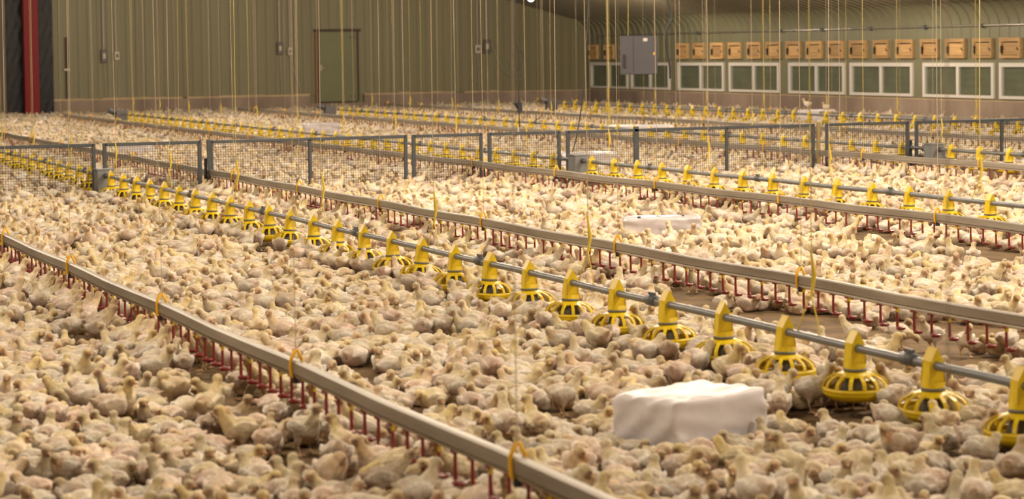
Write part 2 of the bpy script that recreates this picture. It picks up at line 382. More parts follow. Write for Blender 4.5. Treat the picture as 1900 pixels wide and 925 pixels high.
# switch boxes with conduit on the end wall
def wall_box(x, z, w, h, label, grey=False, cableto=None):
    t = empty('switch_box', (x, YE-.03, z))
    tag(t, label, 'switch box', 'switch boxes on the far wall')
    b = MB(); b.box((-w/2, -.13, -h/2), (w/2, 0, h/2)); b.build('housing', 'grey_pl' if grey else 'ivory', t, .01)
    b = MB(); b.box((-w/4, -.145, -h/5), (w/4, -.13, h/5)); b.build('cover', 'ivory' if grey else 'grey_pl', t)
    b = MB(); b.tube([(0, -.05, h/2), (0, -.05, 5.0-z)], .024 if not grey else .034, 8); b.build('conduit', 'conduit', t)
    b = MB(); b.tube([(.0, -.06, -h/2), (.02, -.05, -h/2-.3), (.05, -.05, CZ-z+.05)], .011, 6); b.build('cable', 'conduit', t)
wall_box(14.62, 1.97, .17, .42, 'tall switch box with thick conduit, left of the pair nearest the red column', True)
wall_box(15.03, 1.97, .16, .26, 'small pale switch box, right of the pair nearest the red column')
wall_box(20.36, 2.14, .17, .40, 'tall switch box with thick conduit, left of the pair by the green door', True)
wall_box(20.70, 2.04, .15, .25, 'small pale switch box, right of the pair by the green door')
wall_box(27.22, 2.03, .19, .28, 'small pale switch box, left of the pair far right of the green door')
wall_box(27.55, 2.12, .19, .46, 'tall switch box with thick conduit, right of the pair far right of the green door', True)
b = MB(); b.tube([(27.75, YE-.06, 2.25), (27.9, YE-.07, 1.75), (28.15, YE-.07, 1.3), (28.5, YE-.07, 1.0), (28.8, YE-.06, .98)], .014, 6)
tag(b.build('loose_cable', 'conduit'), 'pale loose cable drooping from the switch box pair right of the door', 'cable')
b = MB(); b.tube([(20.75, YE-.06, 1.9), (20.8, YE-.07, 1.5), (20.95, YE-.07, 1.1), (21.05, YE-.07, .72)], .014, 6)
tag(b.build('loose_cable', 'conduit'), 'pale loose cable drooping from the switch boxes left of the door', 'cable')
b = MB(); b.box((-.035, -.06, 0), (.035, 0, 1.95)); o = b.build('steel_channel', 'dark_trim'); o.location = (13.45, YE-.04, .62)
tag(o, 'dark vertical steel channel on the green wall right of the black sheet', 'channel')
h_ = MB(); h_.box((-.10, -.09, .9), (.09, -.06, .97)); h_.build('catch', 'ivory', o)

# ------------------------------------------------------------ feeder lines
PZ = .436; PITCHF = .762
def feeder_meshes():
    R = {}
    b = MB()
    # tower: flat pointed saddle over the pipe, widening to a round throat
    prof = [(-.040, .515-.44+.0), (.040, .075), (.048, 0), (.050, -.07), (.054, -.112), (-.054, -.112), (-.050, -.07), (-.048, 0)]
    # pointed plates each side of the pipe (faces along the pipe)
    for sx in (-1, 1):
        y0, y1 = (sx*.034-.003, sx*.034+.003)
        pts = [(-.045, -.085), (.045, -.085), (.036, .022), (.0, .088), (-.036, .022)]
        v = [(x, y0, z) for x, z in pts] + [(x, y1, z) for x, z in pts]; k = len(pts)
        b.add(v, [tuple(range(k))[::-1], tuple(range(k, 2*k))] + [(i, (i+1) % k, k+(i+1) % k, k+i) for i in range(k)])
    # sloping roof joining the plates
    v = [(-.036, -.034, .022), (.036, -.034, .022), (0, -.034, .086), (-.036, .034, .022), (.036, .034, .022), (0, .034, .086)]
    b.add(v, [(0, 3, 5, 2), (1, 2, 5, 4)])
    for sx in (-1, 1):
        v = [(sx*.036, -.034, .022), (sx*.036, .034, .022), (sx*.045, .044, -.085), (sx*.045, -.044, -.085)]; b.add(v, [(0, 1, 2, 3)])
    # throat: square to round
    n = 16; top = []; bot = []
    for k in range(n):
        a = 2*PI*k/n; c, s_ = math.cos(a), math.sin(a); m_ = max(abs(c), abs(s_)); top.append((c/m_*.045, s_/m_*.044, -.083)); bot.append((c*.056, s_*.056, -.118))
    b.add(top+bot, [(k, n+k, n+(k+1) % n, (k+1) % n) for k in range(n)], True)
    R['tower'] = b.mesh('tower', 'yellow')
    b = MB(); b.lathe([(.050, -.112), (.060, -.112), (.061, -.126), (.050, -.126)], 24); R['adjusting_ring'] = b.mesh('adjusting_ring', 'grey_pl')
    b = MB()
    b.lathe([(.052, -.126), (.080, -.135), (.104, -.146), (.104, -.151), (.052, -.131)], 28)      # solid collar
    nr = 14
    path = [(.085, -.137), (.118, -.147), (.148, -.162), (.165, -.180), (.171, -.200), (.170, -.222)]
    for k in range(nr):
        a = 2*PI*k/nr; c, s_ = math.cos(a), math.sin(a)
        v = []
        for r_, z in path:
            hw = .0100
            for q in (-hw, hw): v.append((c*r_-s_*q, s_*r_+c*q, z))
        for r_, z in path:
            hw = .0100
            for q in (-hw, hw): v.append((c*(r_-.006)-s_*q, s_*(r_-.006)+c*q, z-.005))
        L = len(path); f = []
        for i in range(L-1):
            f += [(2*i, 2*i+1, 2*i+3, 2*i+2), (2*L+2*i, 2*L+2*i+2, 2*L+2*i+3, 2*L+2*i+1), (2*i, 2*i+2, 2*L+2*i+2, 2*L+2*i), (2*i+1, 2*L+2*i+1, 2*L+2*i+3, 2*i+3)]
        b.add(v, f)
    b.lathe([(.162, -.206), (.171, -.206), (.174, -.228), (.164, -.228), (.162, -.206)], 32)
    R['grille'] = b.mesh('grille', 'yellow')
    b = MB(); b.lathe([(.046, -.12), (.050, -.15), (.054, -.18), (.080, -.24), (.0, -.26)], 20); R['feed_cone'] = b.mesh('feed_cone', 'grey_pl')
    b = MB(); b.lathe([(.160, -.228), (.171, -.222), (.175, -.23), (.166, -.246), (.145, -.264), (.11, -.276), (0, -.280)], 32)
    b.lathe([(.162, -.230), (.155, -.244), (.136, -.257), (.10, -.264), (.0, -.262)], 32); R['tray'] = b.mesh('tray', 'yellow')
    return R
FM = feeder_meshes()
fsrc = empty('feeder_pan', (0, 0, -50))
for k in ('tower', 'adjusting_ring', 'grille', 'feed_cone', 'tray'): ob(k, FM[k], fsrc)
fused = [False]
PANS = []
def place_pan(x, y, label, group):
    if not fused[0]: o = fsrc; fused[0] = True
    else: o = copy_tree(fsrc)
    rr = random.Random(int(x*100+y*1000))
    o.location = (x, y, PZ); o.rotation_euler = (rr.uniform(-.04, .04), rr.uniform(-.05, .05), rr.uniform(-.12, .12))
    o.rotation_euler[2] += 0
    tag(o, label, 'feeder', group); PANS.append((x, y, o))

LINES = [   # x, first pan Y (towards camera), pans before the fence, Y end far, name words
    ('nearest', 6.033, 8.961, 28, 12, -1),
    ('second nearest', 12.72, 17.9, 16, 38, 60.6),
    ('third nearest', 18.5, 27.0, 4, 38, 60.6),
    ('farthest', 25.6, 32.0, 0, 39, 61.8)]
for word, x, y0, nn, nf, yend in LINES:
    t = empty('feed_pipe', (x, 0, PZ)); 
    tag(t, 'grey round feed pipe carrying the %s row of yellow feeder pans' % word, 'feed pipe', 'feed pipes')
    ystart = 5.5 if x < 7 else (12.5 if x < 13 else (21 if x < 20 else 27))
    yfar = yend if yend > 0 else 41.0
    b = MB(); b.tube([(0, y_, -.006*math.sin((y_-y0)/3.048*PI)**2) for y_ in np.arange(ystart, yfar, .75)], .0235 if x < 10 else .026, 12); b.build('tube', 'galv', t)
    yc = y0+.38+PITCHF*0
    if x < 7: yc = 8.961+.762*1+.22
    k = 0
    while yc < yfar-.3:
        b = MB(); b.tube([(0, yc-.055, 0), (0, yc-.05, 0), (0, yc+.05, 0), (0, yc+.055, 0)], [.026, .036, .036, .026], 12); b.box((-.008, yc-.04, .03), (.008, yc+.04, .052)); b.build('coupler', 'galv_dark', t)
        yc += 3.048
    # pans
    n_near = nn; c = 0
    ypans = []
    if nn:
        ypans = [(y0+PITCHF*(nn-1-i), 'near') for i in range(nn)]
        ypans = [p_ for p_ in ypans if p_[0] < 29.75]
    for i, (yy, _) in enumerate(ypans):
        place_pan(x, yy, 'yellow feeder pan under the %s pipe, %s from its grey box towards the camera' % (word, nth(i)), 'feeder pans before the fence')
    ybox = ypans[0][0]+.45 if ypans else 30.0
    yy = ybox+.95 if ypans else y0
    far = []
    while yy < yfar-.25: far.append(yy); yy += PITCHF
    if x < 7: far = far[:12]
    for i, yy in enumerate(reversed(far)) if x > 7 else enumerate(far):
        lab = 'yellow feeder pan under the %s pipe, %s from its far end' % (word, nth(i)) if x > 7 else 'yellow feeder pan under the nearest pipe, %s beyond the fence' % nth(i)
        place_pan(x, yy, lab, 'feeder pans beyond the fence')
    if ypans:
        bx = empty('control_box', (x, ybox, PZ))
        tag(bx, 'square grey metal feeder control box on the %s feed pipe at the fence' % word, 'control box', 'feeder control boxes')
        b = MB(); b.box((-.11, -.12, -.27), (.11, .14, .075)); b.build('housing', 'box', bx, .01)
        b = MB(); b.box((-.12, -.13, .07), (.12, .15, .085)); b.build('lid', 'box', bx)
        b = MB(); b.tube([(0, -.2, 0), (0, -.12, 0)], .034, 12); b.build('pipe_sleeve', 'galv_dark', bx)
        b = MB(); b.tube([(0, .14, .0), (0, .30, .0), (0, .34, 0)], [.04, .055, .03], 12); b.build('motor', 'galv_dark', bx)
    if yend > 0:
        bx = empty('drive_motor', (x, yend+.15, PZ))
        tag(bx, 'dark drive unit at the far end of the %s feed pipe' % word, 'drive unit', 'drive units at the far ends of the feed pipes')
        b = MB(); b.box((-.14, -.16, -.30), (.14, .16, .10)); b.build('housing', 'grey_pl', bx, .015)
        b = MB(); b.tube([(-.16, 0, .04), (-.34, 0, .10)], .075, 12); b.build('motor', 'galv_dark', bx)

# ------------------------------------------------------------ drinker lines
RZ = .42; NP = .2032
def nipple_mb(x=0, y=0, z=0, b=None):
    b = b or MB()
    b.box((x-.012, y-.012, z-.045), (x+.012, y+.03, z-.032))
    b.tube([(x, y, z-.035), (x, y, z-.10), (x, y-.004, z-.158)], [.0075, .0085, .010], 6)
    b.tube([(x, y, z-.155), (x, y-.03, z-.163)], .008, 6)
    b.lathe([(.0, -.176), (.024, -.174), (.034, -.157), (.031, -.157), (.0, -.168)], 12, (x, y-.046, z))
    return b
NIP = nipple_mb().mesh('drinker_nipple', 'red')
def sag(y, yc): return -.012*math.sin((y-yc)/3.048*PI)**2
DR = [('nearest', 3.215, 4.5, 24.5, 8.16), ('second nearest', 7.54, 8.0, 52.0, 13.83), ('third nearest', 11.38, 11.5, 62.5, 15.2),
      ('fourth nearest', 16.9, 18.0, 65.0, 23.0), ('fifth nearest', 21.8, 24.0, 66.5, 29.0), ('farthest', 26.7, 30.0, 66.0, 35.2)]
CLIPS = []
for word, x, ya, yb, yc in DR:
    t = empty('drinker_line', (x, 0, RZ)); tag(t, 'long %s drinker line of grey rail and red nipples above the chickens' % word, 'drinker line', 'drinker lines')
    pr_ = [(-.014, .034), (.014, .034), (.024, .026), (.024, -.028), (.014, -.034), (-.014, -.034), (-.024, -.028), (-.024, .026)]
    b = MB(); ysn = np.arange(ya, yb, .762)
    for a_, c_ in zip(ysn[:-1], ysn[1:]): b.extrude(pr_, (0, a_, sag(a_, yc)), (0, c_, sag(c_, yc)), cap=False)
    b.extrude([(-.014, .034), (.014, .034), (.014, -.034), (-.014, -.034)], (0, ya, sag(ya, yc)), (0, ya+.02, sag(ya, yc)))
    b.build('rail', 'alu', t)
    b = MB(); b.tube([(0, y_, -.046+sag(y_, yc)) for y_ in ysn], .013, 8); b.build('water_pipe', 'pvc', t)
    ny = [y_ for y_ in np.arange(ya+.1, yb-.1, NP)]
    vis = [y_ for y_ in ny if -20 < proj((x, y_, RZ))[0] < 1930 and proj((x, y_, RZ-.1))[1] < 935]
    keep = set(vis[:100]); rest = [y_ for y_ in ny if y_ not in keep and proj((x, y_, RZ))[0] > -200]
    for y_ in vis[:100]: ob('drinker_nipple', NIP, t, (0, y_, -.02+sag(y_, yc)))
    if rest:
        b = MB()
        for y_ in rest: nipple_mb(0, y_, -.02+sag(y_, yc), b)
        tag(b.build('drinker_nipple', 'red', t), kind='stuff')
    # small yellow tags, hanger clips with black adjuster
    b = MB()
    for y_ in np.arange(ya+.3, yb-.3, NP*3): b.box((-.006, y_-.012, -.085+sag(y_, yc)), (.006, y_+.012, -.055+sag(y_, yc)))
    tag(b.build('row_tags', 'yellow', t), kind='stuff')
    y_ = yc - 3.048*math.floor((yc-ya)/3.048)
    while y_ < yb:
        px = proj((x, y_, RZ))[0]
        if -60 < px < 1960:
            b = MB(); b.tube([(-.028, y_, -.048), (-.031, y_, 0), (-.029, y_, .035), (-.006, y_, .085), (.006, y_, .085), (.029, y_, .035), (.031, y_, 0), (.028, y_, -.048), (0, y_, -.054), (-.028, y_, -.048)], .0095, 6)
            cl = b.build('hanger_clip', 'orange', t)
            b = MB(); b.tube([(.0, y_-.0, -.05), (0, y_-.0, -.085)], .022, 8); b.build('adjuster', 'black', cl)
            CLIPS.append((x, y_, word))
        y_ += 3.048

# ------------------------------------------------------------ cords
rr = random.Random(11)
def cord(x, y, z, matn, rad, label, group=None, drift=0.0, strap=False, name='suspension_cord'):
    zt = ceil_z(x)-.005
    t = empty(name, (x, y, z)); tag(t, label, 'cord', group)
    b = MB(); n = 7; pts = []
    ph = rr.uniform(0, 6)
    for i in range(n+1):
        s_ = i/n; pts.append((drift*s_*.5 + .006*math.sin(ph+s_*9)*(1-s_), drift*s_, s_*(zt-z)))
    b.tube(pts, rad, 6); rp = b.build('rope', matn, t)
    if strap:
        b = MB(); b.tube([(0, 0, .0), (.02, 0, .12), (0, 0, .26)], [.006, .013, .006], 6)
        b.build('tightener', 'strap', t)
        b = MB(); b.tube([(0, 0, .02), (0, .12, -.14), (0, .16, -.20)], .004, 5); b.build('bridle', 'strap', t)
        b = MB(); b.tube([(0, 0, .02), (0, -.07, -.12), (0, -.09, -.20)], .004, 5); b.build('bridle', 'strap', t)
for word in ('nearest', 'second nearest', 'third nearest', 'fourth nearest', 'fifth nearest', 'farthest'):
    cs = sorted([c for c in CLIPS if c[2] == word], key=lambda c: c[1])
    for i, (x, y, _) in enumerate(cs):
        cord(x, y, RZ+.088, 'cord_tan' if rr.random() < .8 else 'cord_yellow', .0022 if x < 9 else .0028, 'thin cord hanging to the %s drinker line, %s counted from the camera' % (word, nth(i)),
             'cords of the drinker lines', rr.uniform(-.15, .15))
for word, x, y0, nn, nf, yend in LINES:
    ys = []
    ya = {6.033: 10.95-.762*0, 12.72: 19.6, 18.5: 26.5, 25.6: 33.5}[x]; i = 0; lim = yend if yend > 0 else 41
    while ya < lim-1:
        px = proj((x, ya, PZ))[0]
        if -40 < px < 1940:
            cord(x, ya, PZ+.21, 'cord_yellow' if rr.random() < .4 else 'cord_tan', .0028 if x < 7 else .0034, 'cord with yellow tightener hanging to the %s feed pipe, %s counted from the camera' % (word, nth(i)),
                 'cords of the feed pipes', rr.uniform(-.12, .12), True); i += 1
        ya += 3.048

# the grey cabinet hung from the ceiling, its cords and the black cables
cx, cy = 18.35, 40.0
t = empty('electrical_cabinet', (cx, cy, 1.50), -.38)
tag(t, 'grey electrical cabinet hanging in front of the windows near the corner', 'cabinet')
b = MB(); b.box((-.35, -.10, 0), (.35, .14, .74)); b.build('housing', 'panelbox', t, .008)
b = MB(); b.box((-.10, -.115, .01), (.34, -.10, .73)); b.build('door', 'panelbox', t, .004)
b = MB(); b.box((-.34, -.112, .03), (-.12, -.10, .71)); b.build('switch_panel', 'panelbox', t, .004)
b = MB(); b.box((-.30, -.15, .12), (-.255, -.112, .38)); b.build('handle', 'black', t, .006)
b = MB(); b.box((.08, -.118, .63), (.16, -.115, .69)); b.build('sticker', 'vinyl', t)
b = MB(); b.box((.27, -.118, .37), (.30, -.115, .42)); b.build('warning_sticker', 'orange', t)
for sx, nm, mt in ((-.2, 'yellow', 'cord_yellow'), (.12, 'dark', 'black')):
    b = MB(); px = cx+sx*math.cos(.38); py = cy-sx*math.sin(.38)
    b.tube([(0, 0, 0), (.02, 0, 1.2), (0, 0, ceil_z(px)-2.24)], .006, 6); o = b.build('cabinet_cord', mt); o.location = (px, py, 2.238)
    tag(o, '%s cord holding up the grey electrical cabinet' % nm, 'cord')
b = MB()
def unproj(px, py, Y):
    d = fwd*FPX + r2*(px-950) - u2*(py-300); k = Y/d.y; return Vector((d.x*k, Y, CAMH+d.z*k))
pts = [unproj(x_, y_, 36.0) for x_, y_ in ((1243, 146), (1243, 125), (1240, 105), (1236, 80), (1235, 62), (1240, 48), (1246, 36), (1244, 20), (1238, 0))]
pts.append(Vector((pts[-1].x, 36.0, ceil_z(pts[-1].x)-.012)))
b.tube(pts, [.014, .020, .014, .014, .016, .026, .030, .016, .014, .014], 8)
tag(b.build('power_cable', 'black'), 'thick black kinked power cable hanging at the right edge of the grey cabinet', 'cable')
b = MB(); pts = [unproj(x_, y_, 31.2) for x_, y_ in ((1062, 282), (1068, 262), (1072, 240), (1078, 205), (1084, 150), (1088, 90), (1090, 40), (1092, 0))]
pts.append(Vector((pts[-1].x, 31.2, ceil_z(pts[-1].x)-.005)))
b.tube(pts, .009, 6); tag(b.build('control_cable', 'black'), 'thin black cable slanting down to the control box of the second feed pipe', 'cable')
t = empty('hanging_sensor', (0, 0, 0)); tag(t, 'black cable with a loose coil and sensor hanging down to the fence', 'sensor')
b = MB(); Ys = 32.0
pts = [unproj(x_, y_, Ys) for x_, y_ in ((964, 236), (963, 200), (962, 150), (962, 95), (957, 82), (954, 60), (956, 25), (955, 0))]
pts.append(Vector((pts[-1].x, Ys, ceil_z(pts[-1].x)-.005))); b.tube(pts, .008, 6)
c = unproj(957, 110, Ys); b.tube([(c.x+.11*math.cos(a)+.02*math.sin(3*a), Ys, c.z+.16*math.sin(a)) for a in np.linspace(.6, 2*PI+.9, 26)], .005, 5)
b.build('cable', 'black', t)
c = unproj(964, 200, Ys); b = MB(); b.box((c.x-.03, Ys-.03, c.z-.06), (c.x+.03, Ys+.03, c.z+.08)); b.tube([(c.x-.09, Ys, c.z+.09), (c.x+.03, Ys, c.z-.03)], .03, 8); b.build('probe', 'black', t)
c = unproj(962, 265, Ys); b = MB(); b.lathe([(0, .12), (.03, .10), (.045, .03), (.06, .0), (.06, -.08), (.03, -.12), (0, -.125)], 14, (c.x, Ys, c.z)); b.tube([(c.x, Ys, c.z+.1), (c.x, Ys, c.z+.26)], .012, 6); b.build('bulb', 'ivory', t)

# the one lamp in view, under the ceiling
lp = unproj(985, -4, 60.0)
t = empty('ceiling_lamp', (lp.x, 60, lp.z)); tag(t, 'bright bulb lamp hanging at the top of the picture near the far corner', 'lamp')
m, nt, bb = nmat('lamp_glow'); bb.inputs['Emission Color'].default_value = (1, .9, .75, 1); bb.inputs['Emission Strength'].default_value = 40; M['glow'] = m
b = MB(); b.lathe([(0, -.10), (.05, -.09), (.085, -.04), (.08, .02), (.04, .07), (.03, .09)], 16); b.build('bulb', 'glow', t)
b = MB(); b.lathe([(.03, .085), (.045, .09), (.045, .16), (.0, .17)], 12); b.build('socket', 'ivory', t)
b = MB(); b.tube([(0, 0, .16), (0, 0, ceil_z(lp.x)-lp.z)], .008, 6); b.build('cord', 'black', t)

# ------------------------------------------------------------ fence
YF, ZF = 30.35, .84
KF = YF/31.3
def panel(x0, x1, label, mids=(), thick=()):
    t = empty('mesh_fence', (x0*KF, YF, 0)); W = (x1-x0)*KF
    tag(t, label, 'fence panel', 'wire mesh fence panels')
    r_ = .021
    b = MB(); b.box((0, -r_, ZF-.045), (W, r_, ZF)); b.build('top_rail', 'fence', t, .006)
    b = MB(); b.box((0, -r_, .06), (W, r_, .10)); b.build('bottom_rail', 'fence', t, .006)
    for x_ in (0, W):
        b = MB(); s_ = r_*1.15; b.box((x_-s_, -r_, 0), (x_+s_, r_, ZF+.0)); b.build('post', 'fence', t, .006)
    for x_ in mids:
        q = (x_-x0)*KF; s_ = r_*(1.9 if x_ in thick else 1.1); b = MB(); b.box((q-s_, -r_, 0), (q+s_, r_, ZF-.02 + (.05 if x_ in thick else 0))); b.build('post', 'fence', t, .006)
    b = MB(); g = .034; w_ = .0019
    for x_ in np.arange(g, W-.01, g): b.box((x_-w_, -w_, .08), (x_+w_, w_, ZF-.03))
    for z_ in np.arange(.1+g, ZF-.05, g): b.box((.01, -w_-.003, z_-w_), (W-.01, w_-.003, z_+w_))
    b.build('wire_mesh', 'wire', t)
panel(2.3, 6.16, 'leftmost grey wire mesh fence panel, cut by the picture edge')
panel(6.31, 7.64, 'short wire mesh fence panel just right of the nearest feed pipe')
panel(7.80, 10.66, 'long wire mesh fence panel with one middle post, right of the second nearest drinker line', (9.23,))
panel(10.78, 11.82, 'short wire mesh fence panel left of the third drinker line crossing')
panel(11.95, 13.05, 'short wire mesh fence panel between the third drinker line and second feed pipe')
panel(13.19, 17.30, 'longest wire mesh fence panel with two middle posts, right of the second feed pipe', (14.3, 15.81), (14.3,))
panel(17.54, 18.98, 'short wire mesh fence panel left of the third feed pipe')
panel(19.14, 23.2, 'rightmost wire mesh fence panel, cut by the picture edge', (20.71,))
def post(x, y, z, w, label, mt='fence', tilt=0):
    b = MB(); b.box((-w, -.02, 0), (w, .02, z)); o = b.build('stake', mt, None, .005); o.location = (x*KF, y, 0); o.rotation_euler = (0, tilt, 0)
    tag(o, label, 'post', 'loose posts in the fence gaps')
post(7.725, YF+.02, .60, .018, 'short black post in the fence gap at the second drinker line', 'black')
post(7.765, YF-.06, .855, .018, 'slightly leaning grey post beside the long fence panel', 'fence', -.025)
post(17.41, YF+.03, .86, .028, 'dirty olive post in the fence gap left of the third feed pipe', 'olive')
post(6.225, YF+.06, .45, .022, 'low black post in the fence gap at the nearest feed pipe', 'black')
post(11.88, YF+.07, .42, .02, 'low black post in the fence gap at the third drinker line', 'black')
post(19.06, YF+.06, .55, .03, 'low black post in the fence gap at the third feed pipe', 'black')

# ------------------------------------------------------------ bales
def bale(name, cx, cy, L, W, H, rot, mt, label, seed, tear=0, sink=.0):
    bm = bmesh.new(); bmesh.ops.create_cube(bm, size=1.0)
    bmesh.ops.subdivide_edges(bm, edges=bm.edges[:], cuts=15, use_grid_fill=True)
    rr_ = random.Random(seed); P = [rr_.uniform(0, 6) for _ in range(12)]
    for v in bm.verts:
        x, y, z = v.co
        # rounded block: pull corners in, bulge the faces
        u = Vector((abs(x)*2, abs(y)*2, abs(z)*2)); p = 22.0
        nrm = (u.x**p+u.y**p+u.z**p)**(1/p); k = 1/max(nrm, 1e-6)*max(u.x, u.y, u.z)
        x, y, z = x*k, y*k, z*k
        bul = .04*(math.cos(x*PI)*math.cos(y*PI))
        X = x*L; Y = y*W; Z = (z+.5)*H
        Z += (bul*H*1.2 if z > 0 else 0) + (.008*math.sin(x*9+P[0])*math.cos(y*7+P[1]))*(z+.5)
        # folds radiating from the ends and creases down the long faces
        e = max(0, abs(x)*2-.55)/.45
        Y += .006*math.sin(z*17+x*6+P[2])*(.4+e) + .008*math.sin(x*31+z*9+P[3])*e
        X += .006*math.sin(y*15+z*11+P[4])*e
        Z += .010*math.sin(y*23+x*5+P[5])*e*(z+.5)
        v.co = (X, Y, Z)
    me = bpy.data.meshes.new(name); bm.to_mesh(me); bm.free(); me.materials.append(M[mt])
    for p_ in me.polygons: p_.use_smooth = True
    o = ob(name, me, None, (cx, cy, FL-sink), rot)
    tx = bpy.data.textures.new('wrinkle', 'CLOUDS'); tx.noise_scale = .13
    s_ = o.modifiers.new('s', 'SUBSURF'); s_.levels = 1; s_.render_levels = 1
    dm = o.modifiers.new('d', 'DISPLACE'); dm.texture = tx; dm.strength = .016; dm.mid_level = .5
    tag(o, label, 'bale', 'white plastic wrapped shavings bales')
    b = MB()                                                    # seam flap of the film at one end
    b.add([(-L/2-.004, -W*.36, H*.12), (-L/2-.010, W*.36, H*.12), (-L/2-.014, W*.34, H*.20), (-L/2-.008, -W*.34, H*.20)], [(0, 1, 2, 3)], True); f_ = b.build('film_flap', mt, o)
    if tear:
        b = MB()
        for k in range(tear):
            x = rr_.uniform(-.32, .3)*L; y = rr_.uniform(-.35, .1)*W; z = H*1.045
            b.lathe([(0, .006), (.016, .004), (.022, -.012)], 7, (x, y, z))
        b.build('peck_hole', 'black', o)
    return o
BALES = []
for a in [('shavings_bale', 4.85, 10.02, .66, .44, .275, .36, 'bagwhite', 'largest white plastic wrapped bale in front of the nearest feeder pans', 1, 0),
          ('shavings_bale', 9.66, 20.55, .76, .40, .27, -.42, 'bagwhite2', 'pecked glossy white bale between the second and third drinker lines', 2, 6),
          ('shavings_bale', 14.75, 49.1, .8, .5, .36, -.3, 'bagwhite2', 'blurred pale bale beyond the fence below the green door', 3, 0),
          ('shavings_bale', 14.3, 33.1, .9, .45, .31, -.45, 'bagwhite2', 'pale bale seen through the mesh right of the second feed pipe box', 4, 0),
          ('shavings_bale', 26.75, 48.2, .9, .5, .40, -.4, 'bagwhite', 'far bale beneath two perched chickens near the concrete side wall', 5, 0),
          ('shavings_bale', 20.2, 44.0, 1.4, .5, .31, -.4, 'bagwhite', 'long pale bale behind the fence near the fifth drinker line', 6, 0),
          ('shavings_bale', 9.0, 41.8, .6, .4, .30, -.4, 'bagwhite', 'small far white bale behind the short left fence panel', 7, 0)]:
    BALES.append((bale(*a), a[1], a[2], a[3], a[4], a[6]))

# ------------------------------------------------------------ chickens
def ell(bm, c, r, rot=(0, 0, 0), sub=2):
    m = Matrix.Translation(c) @ Euler(rot).to_matrix().to_4x4() @ Matrix.Diagonal((*r, 1))
    bmesh.ops.create_icosphere(bm, subdivisions=sub, radius=1.0, matrix=m)
def limb(bm, a, b_, ra, rb, n=5):
    a = Vector(a); b_ = Vector(b_)
    for i in range(n+1):
        s_ = i/n; r_ = ra+(rb-ra)*s_; ell(bm, a.lerp(b_, s_), (r_,)*3, sub=1)
def curve(P, s_):
    P = [Vector(p) for p in P]
    while len(P) > 1: P = [P[i].lerp(P[i+1], s_) for i in range(len(P)-1)]
    return P[0]

POSES = []
def pose(kind, stand, neck, yaw, pitch, lean=0.0, fluff=1.0, twist=0.0, wing=0.0, split=0.0):
    POSES.append(dict(kind=kind, stand=stand, neck=neck, yaw=yaw, pitch=pitch, lean=lean, fluff=fluff, twist=twist, wing=wing, split=split))
# neck: head centre relative to the neck base
pose('sitting', 0, (.035, .0, .062), .2, .0)
pose('sitting', 0, (.040, .012, .050), .9, .0)
pose('sitting', 0, (.040, -.014, .048), -.9, .05)
pose('sitting', 0, (.055, .0, .022), .1, .15, fluff=1.08)
pose('sitting', 0, (.048, .025, .012), .8, .3, fluff=1.1)
pose('sitting', 0, (.030, -.008, .072), -.4, -.05)
pose('sitting', 0, (.050, -.03, .028), -1.3, .1, fluff=1.05)
pose('sitting with its head down', 0, (.060, .01, -.028), .3, .5, fluff=1.1)
pose('standing', 1, (.040, .0, .085), .1, .0)
pose('standing', 1, (.035, .012, .080), .8, .0, lean=-.12)
pose('standing', 1, (.040, -.012, .072), -.8, .05)
pose('standing', 1, (.060, .0, .050), .0, .05, lean=.1)
pose('stretching its neck up', 1, (.070, .0, .085), .0, -.75, lean=-.22)
pose('stretching its neck up', 1, (.075, .012, .070), .2, -.6, lean=-.15)
pose('pecking downwards', 1, (.070, .0, -.055), .0, .9, lean=.28)
pose('preening', 1, (.0, .045, .035), 2.3, .5, lean=.05)
NPOSE = len(POSES)

